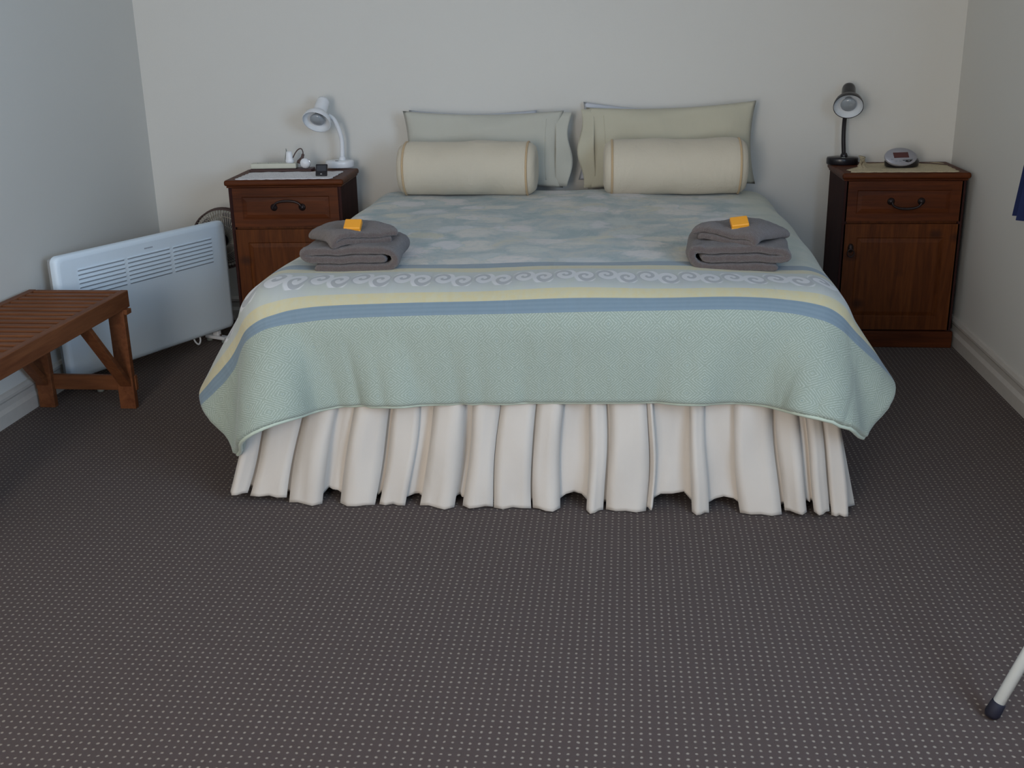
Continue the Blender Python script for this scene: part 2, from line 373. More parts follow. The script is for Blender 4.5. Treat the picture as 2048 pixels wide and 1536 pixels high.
# ------------------------------------------------------------------ duvet : a small cloth simulation
def duvet():
    H = .034; nu = int(round(DW / H)) + 1; nv = int(round(DL / H)) + 1
    U, V = np.meshgrid(np.linspace(0, DW, nu), np.linspace(0, DL, nv), indexing='ij')
    # rounded front corners
    rho = .30
    du_ = np.clip((np.abs(U - DW / 2) - (DW / 2 - rho)) / rho, 0, 1); dv_ = np.clip((V - (DL - rho)) / rho, 0, 1)
    mx = np.maximum(du_, dv_) + 1e-9; mn = np.minimum(du_, dv_); sc_ = 1 - .62 * (1 - 1 / np.sqrt(1 + (mn / mx) ** 2)) * mx
    U = U - np.sign(U - DW / 2) * rho * du_ * (1 - sc_); V = V - rho * dv_ * (1 - sc_)
    ang = math.radians(1.4)
    lx = U - DW / 2; ly = -(V)
    X = np.stack([BC - .050 + lx * math.cos(ang) - (ly + 1.0) * math.sin(ang), 4.985 + lx * math.sin(ang) + (ly) * math.cos(ang), np.full_like(U, .664)], -1)
    rng = np.random.RandomState(3); X[..., 2] += rng.rand(nu, nv) * .001
    Vv = np.zeros_like(X)
    hu, hv = DW / (nu - 1), DL / (nv - 1)
    pinned = ((np.abs(X[..., 0] - BC) < .70) & (X[..., 1] > 3.30)).astype(float)
    inv = 1 - pinned
    zt = .632; R = .085; TH = .030
    lo = np.array([BX0 + R - .012, BY0 + R - .004, -1.0]); hi = np.array([BX1 - R + .012, 9.0, zt - R])
    def collide(X):
        q = np.clip(X, lo, hi); d = X - q; l = np.linalg.norm(d, axis=-1, keepdims=True) + 1e-9
        ins = (l < R + TH)
        Y = np.where(ins, q + d / l * (R + TH), X)
        Y[..., 2] = np.maximum(Y[..., 2], .02)
        return Y, ins
    cons = []
    def addc(du, dv, k, mino=False):
        for par in (0, 1):
            sl = []
            if du > 0:
                a = np.arange(0, nu - du); a = a[(a // du) % 2 == par]; ia = a; ib = a + du
                if dv == 0: ja = jb = np.arange(nv)
                elif dv > 0: ja = np.arange(0, nv - dv); jb = ja + dv
                else: ja = np.arange(-dv, nv); jb = ja + dv
            else:
                a = np.arange(0, nv - dv); a = a[(a // dv) % 2 == par]; ja = a; jb = a + dv; ia = ib = np.arange(nu)
            A_, B_ = np.ix_(ia, ja), np.ix_(ib, jb); L = np.hypot(U[B_] - U[A_], V[B_] - V[A_])[..., None]
            cons.append((A_, B_, L, k, mino))
    addc(1, 0, 1); addc(0, 1, 1); addc(1, 1, .5); addc(1, -1, .5)
    addc(2, 0, .32, True); addc(0, 2, .32, True); addc(4, 0, .14, True); addc(0, 4, .14, True); addc(3, 3, .12, True); addc(3, -3, .12, True)
    dt = 1 / 60
    # the filled corner lobes stand away from the mattress corner
    ex = np.clip((np.abs(U - DW / 2) - .80) / .3, 0, 1); ey = np.clip((V - 1.86) / .3, 0, 1); lobe = np.sqrt(ex * ey)
    push = np.stack([np.where(U < DW / 2, -.85, 1.0) * lobe, -lobe * 1.7, lobe * 0], -1)
    for step in range(170):
        P = X.copy(); Vv[..., 2] -= 9.8 * dt; Vv += push * dt; Vv *= .965
        X = X + Vv * dt * inv[..., None]
        for it in range(9):
            for (a, c_, L, k, mn) in cons:
                d = X[c_] - X[a]; l = np.linalg.norm(d, axis=-1, keepdims=True) + 1e-9
                e = (l - L) / l
                if mn: e = np.minimum(e, 0)
                wa = inv[a][..., None]; wc = inv[c_][..., None]; s_ = wa + wc + 1e-9
                X[a] += d * e * (k * wa / s_); X[c_] -= d * e * (k * wc / s_)
            if it % 3 == 2: X, ins = collide(X)
        X, ins = collide(X)
        Vv = (X - P) / dt
        Vv = np.where(ins, Vv * np.array([.35, .35, .6]), Vv)
        sp = np.linalg.norm(Vv, axis=-1, keepdims=True); Vv = Vv * np.minimum(1, 2.0 / (sp + 1e-9))
    return U, V, X
U, V, X = duvet()
# upsample x2, add soft quilting lumps along normals
def up(Aa):
    def u1(B):
        n = B.shape[0]; out = np.zeros((2 * n - 1,) + B.shape[1:]); out[::2] = B
        Bp = np.concatenate([2 * B[:1] - B[1:2], B, 2 * B[-1:] - B[-2:-1]]); out[1::2] = (9 * (B[:-1] + B[1:]) - Bp[:-3] - Bp[3:]) / 16
        return out
    return np.swapaxes(u1(np.swapaxes(u1(Aa), 0, 1)), 0, 1)
X2 = up(X); U2 = up(U); V2 = up(V)
def normals(G):
    du = np.gradient(G, axis=0); dv = np.gradient(G, axis=1); n = np.cross(dv, du); n /= np.linalg.norm(n, axis=-1, keepdims=True) + 1e-9
    return np.where(n[2:3, 2:3, 2:3] * 0 + 1 > 0, n, n)
nn = normals(X2)
if nn[nn.shape[0] // 2, 10, 2] < 0: nn = -nn
drop = np.clip((V2 - 1.95) / .3, 0, 1)
lump = .006 * np.sin(U2 * 5.1 + 1) * np.sin(V2 * 4.3 + .5) + .004 * np.sin(U2 * 11.7 + V2 * 3.1) * np.sin(V2 * 9.1 - U2 * 2)
pl = np.zeros_like(U2)
for (uc, wd, dp, sk) in ((.47, .020, .006, .12), (.55, .018, .010, .05), (.62, .016, .007, .10), (.70, .02, .012, .14), (.80, .018, .006, .05), (.93, .018, .011, .03), (1.00, .012, .007, .0), (1.13, .016, .006, -.02), (1.28, .02, .005, .0), (1.52, .02, .005, -.05),
                         (1.70, .02, .006, -.1), (1.93, .018, .008, -.12), (2.02, .014, .012, -.08), (2.10, .012, .010, -.06)):
    pl -= 1.5 * dp * np.exp(-((U2 - uc - sk * (V2 - 2.1)) / wd) ** 2)
X2 = X2 + nn * (lump + pl * drop)[..., None]
b = MB(); b.grid(X2)
uvs = np.stack([U2.ravel(), V2.ravel()], 1)
dv = b.build('duvet', M['duvet'], None, uv=uvs, solid=.030, offset=-.2)
dv.modifiers['s'].use_even_offset = False
m_ = dv.modifiers.new('u', 'SUBSURF'); m_.levels = 1; m_.render_levels = 1
tag(dv, 'pale green duvet with floral centre, scroll border and coloured bands spread on the bed', 'duvet')
edge = [X2[0, j] for j in range(X2.shape[1])] + [X2[i, -1] for i in range(X2.shape[0])] + [X2[-1, j] for j in range(X2.shape[1] - 1, -1, -1)]
edge = edge[::2]
MB().tube(edge, .0062, 8).build('hem_piping', M['hem'], dv)

# ------------------------------------------------------------------ pillows
def pillow_grid(w, h, t, nu=40, nv=30, pinch=.10, seed=0, sag=.02):
    rs = np.random.RandomState(seed); top = []; bot = []
    for i in range(nu + 1):
        u = -1 + 2 * i / nu; r1 = []; r2 = []
        for j in range(nv + 1):
            v = -1 + 2 * j / nv
            x = w / 2 * u * (1 - pinch * .6 * (1 - v * v) * abs(u) ** 3) ; z = h / 2 * v * (1 - pinch * (1 - u * u) * abs(v) ** 3)
            th = t / 2 * ((1 - abs(u) ** 2.6) * (1 - abs(v) ** 2.4)) ** .52
            wv = .007 * math.sin(u * 6 + seed + v * 3) + .004 * math.sin(v * 9 - u * 4 + seed * 2)
            r1.append((x, -th + wv * (1 - u ** 4) - sag * v * v * .3, z)); r2.append((x, th + wv * (1 - u ** 4) - sag * v * v * .3, z))
        top.append(r1); bot.append(r2)
    return top, bot
def pillow(name, label, mat, loc, rot, w, h, t, seed, flap=None, group=None):
    o = thing(name, label, 'pillow', loc, rot, group)
    a, c_ = pillow_grid(w, h, t, seed=seed)
    bb = MB(); bb.grid(a); bb.grid(c_, flip=True); bb.build('pillow_body', mat, o, merge=True, loc=(0, 0, h / 2))
    if flap:
        side, L = flap; bb = MB()
        for yy, ph in ((-.012, 0), (.016, 1.5)):
            G = []
            for i in range(9):
                q = i / 8; r_ = []
                for j in range(17):
                    v = -1 + 2 * j / 16; x = side * (w / 2 * .91 + q * L - .004 * abs(v)) 
                    spread = (.030 * (1 - v * v) * (1 - q) + .004 + .010 * q)
                    y = (-1 if yy < 0 else 1) * spread + .012 * q * math.sin(v * 5.5 + ph + seed)
                    r_.append((x + .012 * q * math.sin(v * 4 + seed), y, h / 2 + h / 2 * v * .955))
                G.append(r_)
            bb.grid(G)
        bb.build('open_case_end', mat, o, solid=.002)
        sb = MB()
        xs = side * w / 2 * .80; P = []
        for j in range(3, 28):
            v = -1 + 2 * j / 30; u = .80 * side
            th = t / 2 * ((1 - abs(u) ** 2.6) * (1 - abs(v) ** 2.4)) ** .52
            P.append((w / 2 * u * (1 - .06 * (1 - v * v) * abs(u) ** 3), -th + (.007 * math.sin(u * 6 + seed + v * 3) + .004 * math.sin(v * 9 - u * 4 + seed * 2)) * (1 - u ** 4) - .006 * v * v - .0006, h / 2 + h / 2 * v * (1 - .1 * (1 - u * u) * abs(v) ** 3)))
        sb.tube(P, .0016, 6).build('case_seam', mat, o)
    return o
ZB = .682
pillow('pillow', 'bluish white pillow behind the left sage pillow, only its top edge showing', M['pillow_w'], (-.72, 5.197, ZB - .002), (0, math.radians(.6), 0), .60, .343, .06, 1, group='white pillows against the wall')
pillow('pillow', 'bluish white pillow behind the right sage pillow, its corner peeking out at the bed centre', M['pillow_w'], (.085, 5.197, ZB - .002), (0, math.radians(3.6), 0), .62, .356, .06, 2, group='white pillows against the wall')
pillow('pillow', 'sage grey pillow at the left half of the bed, standing behind a cream bolster', M['pillow_l'], (-.660, 5.080, ZB), (math.radians(-4), math.radians(.5), 0), .74, .345, .11, 3, (1, .065), 'sage pillows')
pillow('pillow', 'sage cream pillow at the right half of the bed with raised pointed outer corner', M['pillow_g'], (.200, 5.080, ZB), (math.radians(-4), math.radians(-1.6), 0), .755, .365, .11, 5, (-1, .065), 'sage pillows')

def bolster(label, x0, x1, y, r, yaw, seed, open_end):
    L = x1 - x0; o = thing('bolster', label, 'bolster cushion', ((x0 + x1) / 2, y, ZB + .0), (0, 0, yaw), 'cream bolsters')
    G = []; n = 48; S = 44
    for i in range(S + 1):
        q = i / S; x = -L / 2 + L * q; e = min(q, 1 - q) * 2
        rr = r * (1 - .0 * e); row = []
        endk = 1.0 if e > .06 else .965 + .035 * e / .06
        for k in range(n):
            a = 2 * PI * k / n; ca, sa = math.cos(a), math.sin(a)
            wob = 1 + .018 * math.sin(q * 9 + seed + a) + .012 * math.sin(a * 3 + q * 14 + seed) + .012 * math.sin(a * 2 - q * 23) * e
            yy = rr * 1.03 * ca * wob * endk; zz = rr * .97 * sa * wob * endk
            if zz < -r * .86: zz = -r * .86 - (abs(zz) - r * .86) * .1
            row.append((x, yy, zz + r * .88))
        G.append(row)
    # soft rounded ends drawn in to the centre
    def cap(row, sgn):
        out = []; c0 = np.mean(row, axis=0)
        for s_, bx in ((.96, .014), (.85, .030), (.62, .036), (.35, .028), (.12, .014), (.02, .010)):
            out.append([tuple(c0 + (np.array(p) - c0) * np.array([1, s_, s_]) + np.array([sgn * bx, 0, 0])) for p in row])
        return out
    G = cap(G[0], -1)[::-1] + G + cap(G[-1], 1)
    b = MB(); b.grid(G, closed_v=True); b.build('bolster_body', M['bolster'], o)
    for row in (G[6], G[-7]):
        MB().tube([np.array(p) + np.array([0, (p[1]) * .012, (p[2] - r * .88) * .012]) for p in row], .0048, 8, closed=True).build('piping', M['piping'], o)
    return o
bolster('cream bolster with tan piping lying at the left side of the bed', -.975, -.430, 4.890, .124, math.radians(-1.5), 1, 1)
bolster('cream bolster with tan piping lying at the right side of the bed', -.066, .480, 4.890, .126, math.radians(2), 4.2, 0)
# strip of sheet under the pillows
A = [[(x, y, .641 + .004 * math.sin(x * 13) * math.sin(y * 30)) for y in np.linspace(4.95, 5.19, 10)] for x in np.linspace(BX0 + .03, BX1 - .03, 60)]
b = MB(); b.grid(A); tag(b.build('top_sheet', M['sheet'], solid=.006), 'pale lilac sheet showing between pillows and duvet edge', 'sheet')

# ------------------------------------------------------------------ towels
def ribbon(name, path, w, t, mat, parent, loc=(0, 0, 0), rot=(0, 0, 0), seed=0, ny=16, droop=None, taper=0):
    """thick folded cloth: profile path in (x,z), extruded along y, rounded edges"""
    P = np.array([(p[0], p[1]) for p in smooth_path([(a, c_, 0) for a, c_ in path], 6)])
    d = np.gradient(P, axis=0); d /= np.linalg.norm(d, axis=1, keepdims=True) + 1e-9; nr = np.stack([-d[:, 1], d[:, 0]], 1)
    m = len(P); half = t / 2
    cap0 = [(P[0] - d[0] * half * k1 + nr[0] * half * k2) for k1, k2 in ((.7, -.7), (1, 0), (.7, .7))]
    cap1 = [(P[-1] + d[-1] * half * k1 + nr[-1] * half * k2) for k1, k2 in ((.7, .7), (1, 0), (.7, -.7))]
    ring = [P[i] + nr[i] * half for i in range(m)] + cap1 + [P[i] - nr[i] * half for i in range(m - 1, -1, -1)] + cap0
    cen = [P[i] for i in range(m)] + [P[-1]] * 3 + [P[i] for i in range(m - 1, -1, -1)] + [P[0]] * 3
    ring = np.array(ring); cen = np.array(cen); rs = np.random.RandomState(seed); ph = rs.rand(6) * 6
    G = []
    ys = [-w / 2 - 0, -w / 2 + t * .12, -w / 2 + t * .4] + list(np.linspace(-w / 2 + t * .8, w / 2 - t * .8, ny)) + [w / 2 - t * .4, w / 2 - t * .12, w / 2]
    for i, y in enumerate(ys):
        e = min(i, len(ys) - 1 - i); f = (.35, .72, .92)[e] if e < 3 else 1
        row = []
        for k in range(len(ring)):
            p = cen[k] + (ring[k] - cen[k]) * f
            wv = .0035 * math.sin(p[0] * 30 + y * 22 + ph[0]) + .002 * math.sin(p[0] * 70 - y * 50 + ph[1]) + .0012 * math.sin(k * 1.7 + y * 160 + ph[2])
            z = p[1] + wv * (.3 + p[1] * 6); x = p[0] + .004 * math.sin(y * 18 + p[1] * 50 + ph[3])
            if droop: z += droop(x, y)
            row.append((x, y, max(z, .001) if droop is None else z))
        G.append(row)
    b = MB(); b.grid(G, closed_v=True)
    n = len(ring); o0 = 0; o1 = (len(ys) - 1) * n
    # end faces as strips between the two sides
    F = []
    for base in (o0, o1):
        for i in range(m - 1):
            F.append((base + i, base + i + 1, base + (2 * m + 3 - 1 - (i + 1)), base + (2 * m + 3 - 1 - i)))
        F.append((base + m - 1, base + m, base + m + 1, base + m + 2, base + m + 3))
        F.append((base + 2 * m + 2, base + 2 * m + 3, base + 2 * m + 4, base + 2 * m + 5, base))
    b.f += F; b.sm += [True] * len(F)
    return b.build(name, mat, parent, loc=loc, merge=True)
def towels(x, y, z, s, rz, side, box_rot):
    """s=+1: spiral opens at its left end, s=-1: mirrored"""
    S = lambda P: [(s * a, c_) for a, c_ in P]
    low = S([(-.100, .0125), (.00, .012), (.08, .012), (.122, .015), (.141, .030), (.144, .048), (.134, .062), (.10, .0665), (.0, .067), (-.09, .066), (-.128, .062), (-.142, .052), (-.134, .0425), (-.10, .0395), (-.02, .0395), (.05, .0395), (.106, .040)])
    o = ribbon('bath_towel', low, .27, .0262, M['towel'], None, loc=(x, y, z), seed=1 + s)
    o.rotation_euler = (0, 0, rz)
    tag(o, f'large folded brown bath towel under a smaller towel at the bed\'s {side} front', 'towel', 'folded bath towels')
    hi = S([(.085, .010), (.0, .010), (-.06, .010), (-.094, .012), (-.106, .0205), (-.094, .029), (-.06, .0305), (.0, .031), (.070, .031), (.104, .031)])
    dr = lambda a, c_: -.9 * max(0, abs(a) - .06) ** 1.5 - .9 * max(0, abs(c_) - .06) ** 1.5 + .004 * math.sin(a * 30 + c_ * 25)
    o2 = ribbon('hand_towel', hi, .215, .0205, M['towel'], None, loc=(x - s * .008, y + .012, z + .085), seed=5 + s, droop=dr)
    o2.rotation_euler = (0, math.radians(0), rz + s * math.radians(33))
    tag(o2, f'smaller folded brown hand towel turned askew on top of the {side} bath towel', 'towel', 'folded hand towels')
    return o2
towels(-.868, 3.435, .672, 1, math.radians(3), 'left', 0)
towels(.350, 3.465, .672, -1, math.radians(-2), 'right', 0)
def soap(x, y, z, rot, side):
    o = thing('soap_bar', f'small orange wrapped guest soap on top of the {side} towel stack', 'soap', (x, y, z), rot, 'orange soaps')
    MB().box(-.027, .027, -.022, .022, 0, .019).build('wrapper', M['soap'], o, bevel=.004, seg=3)
    MB().box(-.0275, .0275, -.0225, -.0212, .0060, .0072).build('wrapper_fold', M['soap2'], o)
    return o
soap(-.858, 3.385, .124 + .674, (math.radians(32), 0, math.radians(0)), 'left')
soap(.348, 3.425, .124 + .674, (math.radians(28), math.radians(-6), math.radians(4)), 'right')

# ------------------------------------------------------------------ bedside cabinets
CH = .770; CW = .530; CD = .39
def cabinet(loc, rz, label, bail_up, door_side):
    o = thing('bedside_cabinet', label, 'bedside cabinet', loc, (0, 0, rz), 'pair of bedside cabinets')
    w2 = CW / 2 - .014; f = -CD / 2 + .016; bk = CD / 2
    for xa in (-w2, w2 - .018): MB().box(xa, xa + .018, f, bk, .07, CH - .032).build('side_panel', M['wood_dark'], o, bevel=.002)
    MB().box(-w2 + .018, w2 - .018, bk - .012, bk, .07, CH - .032).build('back_panel', M['wood'], o); MB().box(-w2 + .018, w2 - .018, f + .019, f + .034, .548, .560).build('divider_rail', M['wood'], o)
    b = MB(); b.box(-w2 - .008, w2 + .008, f - .010, bk, 0, .074); b.build('plinth', M['woodh'], o, bevel=.004)
    # top slab with rounded front moulding
    V = []; pr = [(0, -.030), (0, 0)]
    b = MB(); b.box(-CW / 2, CW / 2, -CD / 2, bk, CH - .026, CH); b.build('top', M['woodh'], o, bevel=.010, seg=4)
    b = MB(); b.box(-CW / 2 + .008, CW / 2 - .008, -CD / 2 + .010, bk, CH - .034, CH - .026); b.build('top_moulding', M['woodh'], o, bevel=.003)
    def panel(name, x0, x1, z0, z1, mx, mz0, mz1, mat):
        """front board with a fielded centre"""
        y = f
        V = [(x0, y, z0), (x1, y, z0), (x1, y, z1), (x0, y, z1)]; a, c_, d, e = x0 + mx, x1 - mx, z0 + mz0, z1 - mz1
        V += [(a, y, d), (c_, y, d), (c_, y, e), (a, y, e)]; g_ = .004
        V += [(a + g_, y + .003, d + g_), (c_ - g_, y + .003, d + g_), (c_ - g_, y + .003, e - g_), (a + g_, y + .003, e - g_)]
        h_ = .022; V += [(a + h_, y - .001, d + h_), (c_ - h_, y - .001, d + h_), (c_ - h_, y - .001, e - h_), (a + h_, y - .001, e - h_)]
        V += [(x0, y + .018, z0), (x1, y + .018, z0), (x1, y + .018, z1), (x0, y + .018, z1)]
        F = []
        for s0, s1 in ((0, 4), (4, 8), (8, 12)):
            for k in range(4): F.append((s0 + k, s0 + (k + 1) % 4, s1 + (k + 1) % 4, s1 + k))
        F.append((12, 13, 14, 15))
        for k in range(4): F.append((k, 16 + k, 16 + (k + 1) % 4, (k + 1) % 4))
        F.append((19, 18, 17, 16))
        return MB().add(V, F).build(name, mat, o, merge=True)
    x0, x1 = -w2 + .010, w2 - .010
    dr = panel('drawer', x0, x1, .562, CH - .036, .045, .032, .038, M['woodh'])
    do = panel('door', x0, x1, .080, .550, .058, .060, .058, M['wood'])
    # drop handle
    hz = .648
    for sx in (-1, 1):
        MB().lathe([(0, -.012), (.006, -.012), (.009, -.008), (.013, -.004), (.017, 0)], 20, Matrix.Translation((sx * .063 + .01, f, hz)) @ Matrix.Rotation(-PI / 2, 4, 'X') @ Matrix.Scale(1, 4)).build('handle_rose', M['bronze'], dr)
    P = []
    for i in range(17):
        a = PI * i / 16; P.append((.01 - .060 * math.cos(a), f - .016, hz + (1 if bail_up else -1) * .030 * math.sin(a) ** .7))
    MB().tube(P, [.0035 + .0022 * math.sin(PI * i / 16) for i in range(17)], 10).build('bail_handle', M['bronze'], dr)
    # ring pull on the door
    kx = -w2 + .045 if door_side < 0 else w2 - .045; kz = .445
    MB().lathe([(0, -.010), (.007, -.009), (.013, -.004), (.016, 0)], 20, Matrix.Translation((kx, f, kz)) @ Matrix.Rotation(-PI / 2, 4, 'X'), sx=.8, sy=1.25).build('pull_plate', M['bronze'], do)
    P = [(kx + .014 * math.sin(2 * PI * i / 24), f - .008, kz - .020 + .017 * math.cos(2 * PI * i / 24)) for i in range(24)]
    MB().tube(P, .0026, 8, closed=True).build('ring_pull', M['bronze'], do)
    return o
RC = (1.180, 4.83 + CD / 2, 0)
cabinet(RC, 0, 'brown pine bedside cabinet with dark handles standing in the right corner', False, -1)
LC = (-1.507, 4.700 + CD / 2 + .012, 0); LR = math.radians(3.0)
cabinet(LC, LR, 'brown pine bedside cabinet with dark handles left of the bed beside the white heater', True, 1)
# hinges seen at the right edge are too small; skipped

# ------------------------------------------------------------------ lamps
def lamp(name, label, base, stem, open_c, axis, mat, matin, base_r, cat='desk lamp', dshape=False, opr=.062, sock=(.082, .030)):
    o = thing(name, label, cat, base, (0, 0, 0), 'gooseneck lamps'); B = Vector(base)
    b = MB(); prof = [(0, 0), (base_r * .97, 0), (base_r, .004), (base_r, .024), (base_r * .97, .030), (base_r * .6, .033), (0, .034)]
    b.lathe(prof, 48, sy=(.8 if dshape else .85)); b.build('base', mat, o)
    b = MB(); b.box(-.012, .006, -base_r * .62, -base_r * .50, .026, .034); b.build('switch', M['blackgloss'] if not dshape else M['greyp'], o, bevel=.003)
    P = [Vector(p) - B for p in smooth_path(stem, 8)]
    MB().tube(P, .0105 if not dshape else .0095, 14).build('gooseneck', mat, o)
    b = MB(); q = P[0]; b.lathe([(0, -.004), (.016, -.004), (.016, .010), (.012, .018), (.0105, .020), (0, .020)], 24, Matrix.Translation(q)); b.build('collar', mat, o)
    ax = Vector(axis).normalized(); z = ax; x = z.cross(Vector((0, 0, 1))).normalized(); y = z.cross(x)
    Mx = Matrix((x, y, z)).transposed().to_4x4(); Mx.translation = Vector(open_c) - B
    R = opr
    sl, sr = sock
    dpt = .050
    prof = [(0, -dpt - sl), (sr * .55, -dpt - sl), (sr * .86, -dpt - sl + .006), (sr * .95, -dpt - sl + .02), (sr, -dpt - .012), (sr * 1.05, -dpt - .004), (sr + .006, -dpt + .002), (R * .72, -dpt * .80), (R * .90, -dpt * .55), (R * .985, -dpt * .22), (R, 0), (R * 1.0, .002), (R * .965, .001)]
    sh = MB().lathe(prof, 48, Mx, caps=False).build('lamp_shade', mat, o)
    prof = [(R * .965, 0), (R * .95, -dpt * .22), (R * .86, -dpt * .55), (R * .66, -dpt * .80), (sr, -dpt * .97), (0, -dpt * .98)]
    MB().lathe(prof, 48, Mx, caps=False).build('shade_lining', matin, sh)
    prof = [(0, -.050), (.016, -.050), (.018, -.040), (.030, -.022), (.0335, -.013), (.032, -.007), (.020, -.0025), (0, -.001)]
    MB().lathe(prof, 36, Mx).build('bulb', M['bulb'], o)
    # maker's label inside the rim
    return o
LT = CH + .001
wb = (-1.345, 5.125, LT + .003)
lamp('desk_lamp', 'white gooseneck lamp with round base on the left cabinet', wb,
     [(-1.330, 5.120, LT + .033), (-1.327, 5.120, LT + .085), (-1.326, 5.115, LT + .135), (-1.336, 5.105, LT + .185), (-1.352, 5.092, LT + .225), (-1.372, 5.075, LT + .243)],
     (-1.416, 5.030, .990), (-.10, -.74, -.67), M['white'], M['shade_in'], .067, opr=.066, sock=(.088, .032))
bb_ = (.968, 5.150, LT)
lamp('desk_lamp', 'black gooseneck lamp on the left back corner of the right cabinet', bb_,
     [(.972, 5.140, LT + .030), (.965, 5.140, LT + .10), (.962, 5.138, LT + .16), (.962, 5.130, LT + .215), (.962, 5.115, LT + .25)],
     (.958, 5.05, 1.030), (-.12, -.81, -.57), M['black'], M['shade_in'], .070, dshape=True, opr=.064, sock=(.085, .031))

# ------------------------------------------------------------------ lace mats
def lace(name, label, corners, mat, z, seed=0, bunch=None):
    """scalloped cloth given by four corners"""
    a, b_, c_, d = [np.array(p, float) for p in corners]; n = 60; m = 24; G = []
    for i in range(n + 1):
        u = i / n; row = []
        for j in range(m + 1):
            v = j / m; p = (a * (1 - u) + b_ * u) * (1 - v) + (d * (1 - u) + c_ * u) * v
            sc = .008
            p = p + np.array([0, -sc * abs(math.sin(u * PI * 9))]) * (1 if j == 0 else 0) + np.array([0, sc * abs(math.sin(u * PI * 9))]) * (1 if j == m else 0)
            p = p + np.array([-sc * abs(math.sin(v * PI * 5))if i == 0 else (sc * abs(math.sin(v * PI * 5)) if i == n else 0), 0])
            zz = z + .0012 * (1 + math.sin(u * 23 + seed) * math.sin(v * 17)) * .6
            if bunch: dx, zz2 = bunch(u, v); p = p + np.array([dx, 0]); zz += zz2
            row.append((p[0], p[1], zz))
        G.append(row)
    return tag(MB().grid(G).build(name, mat, solid=.0016), label, 'lace mat', 'lace mats')
def rotL(x, y):
    c_, s_ = math.cos(LR), math.sin(LR); return (LC[0] + x * c_ - y * s_, LC[1] + x * s_ + y * c_)
lace('lace_mat', 'white lace mat spread over the top of the left cabinet', [rotL(-.215, -.180), rotL(.205, -.180), rotL(.215, .06), rotL(-.205, .055)], M['lace_w'], CH + .0015)
def bun(u, v):
    e = max(0, 1 - u / .20); k = min(1, max(0, (v - .30) / .25)); h = .040 * e * k * (.62 + .38 * math.sin(u * 75 + v * 9))
    return .055 * e * e * k + .012 * math.sin(v * 20) * e, h
lace('lace_mat', 'ecru lace mat rumpled at one end on the right cabinet under the clock radio', [(.950, 4.850), (1.395, 4.845), (1.400, 5.16), (1.000, 5.14)], M['lace_c'], CH + .0015, 2, bun)

# ------------------------------------------------------------------ clock radio
ck = thing('clock_radio', 'oval silver faced clock radio with dark body on the ecru lace mat', 'clock radio', (1.195, 4.985, CH + .0045), (0, 0, math.radians(14)))
b = MB(); b.lathe([(0, 0), (.060, 0), (.066, .004), (.068, .022), (.062, .034), (0, .036)], 40, Matrix.Translation((.012, .035, 0)), sx=1.12, sy=.86); body = b.build('radio_body', M['black'], ck)
tl = Matrix.Translation((-.012, .0, .046)) @ Matrix.Rotation(math.radians(52), 4, 'X')
b = MB(); b.lathe([(0, -.030), (.05, -.028), (.066, -.016), (.0735, -.006), (.074, 0), (.070, .004), (0, .005)], 48, tl, sx=1.0, sy=.60); b.build('face', M['silver'], ck)
b = MB(); b.box(-.034, .034, -.008, .018, .004, .0062, tl); b.build('display', M['lcd'], ck)
b = MB()
for kx in (-.045, -.028, -.010, .010, .028, .045): b.box(kx - .005, kx + .005, -.026 if abs(kx) < .03 else -.016, -.023 if abs(kx) < .03 else -.013, .0045, .0060, tl)
b.build('face_buttons', M['ltext'], ck)
MB().tube(smooth_path([(.07, .055, .02), (.10, .075, .012), (.13, .09, .004), (.17, .07, .003), (.20, .03, .003), (.215, .0, .0035)]), .0022, 8).build('power_cord', M['brown_plug'], ck)

# ------------------------------------------------------------------ things on the left cabinet
bk = thing('book', 'thin dark red book lying under the white power board', 'book', (*rotL(-.075, .115), CH), (0, 0, LR))
MB().box(-.150, .140, -.032, .050, 0.0005, .012).build('cover', M['maroon'], bk, bevel=.002)
MB().box(-.146, .136, -.0325, .046, .003, .0095).build('pages', M['brown_plug'], bk)
ps = thing('power_board', 'long white power board resting on the dark red book on the left cabinet', 'power board', (*rotL(-.105, .125), CH + .0125), (0, 0, LR + math.radians(1.5)))
MB().box(-.118, .095, -.026, .028, 0, .024).build('casing', M['cream_plastic'], ps, bevel=.005, seg=3)
for i in range(3):
    sk = MB(); x = -.085 + i * .05
    for dx, dz in ((-.006, .004), (.006, .004), (0, -.008)): sk.box(x + dx - .001, x + dx + .001, dz - .003, dz + .003, .0236, .0246)
    sk.build('socket', M['slot'], ps)
pz = CH + .0125 + .0245
wp = thing('plug_adapter', 'tall white plug adapter standing in the power board', 'plug', (*rotL(-.042, .120), pz), (0, 0, LR))
b = MB(); b.lathe([(0, 0), (.020, 0), (.0195, .012), (.017, .018), (.014, .045), (.012, .052), (0, .053)], 20, sy=.8); b.build('adapter_body', M['white'], wp)
MB().tube(smooth_path([(-.010, .0, .052), (-.013, .002, .064), (-.016, .012, .05), (-.024, .02, .02), (-.026, .022, -.02)]), .0016, 8).build('lead', M['greyp'], wp)
bp = thing('plug', 'dark brown plug with looped cord at the end of the power board', 'plug', (*rotL(.010, .118), pz - .004), (0, math.radians(18), LR))
b = MB(); b.lathe([(0, 0), (.020, .0), (.019, .010), (.011, .022), (.007, .030), (.0065, .044), (.003, .047), (0, .047)], 20, sy=.8); b.build('plug_body', M['brown_plug'], bp)
MB().tube(smooth_path([(0, 0, .044), (-.004, 0, .056), (-.014, .0, .066), (-.026, .0, .060), (-.036, .0, .040), (-.042, .002, .014)]), .0026, 8).build('cord', M['brown_plug'], bp)
w2 = thing('plug', 'white round plug with chrome edge leaning at the right end of the power board', 'plug', (*rotL(.024, .098), CH + .0135), (0, math.radians(25), LR))
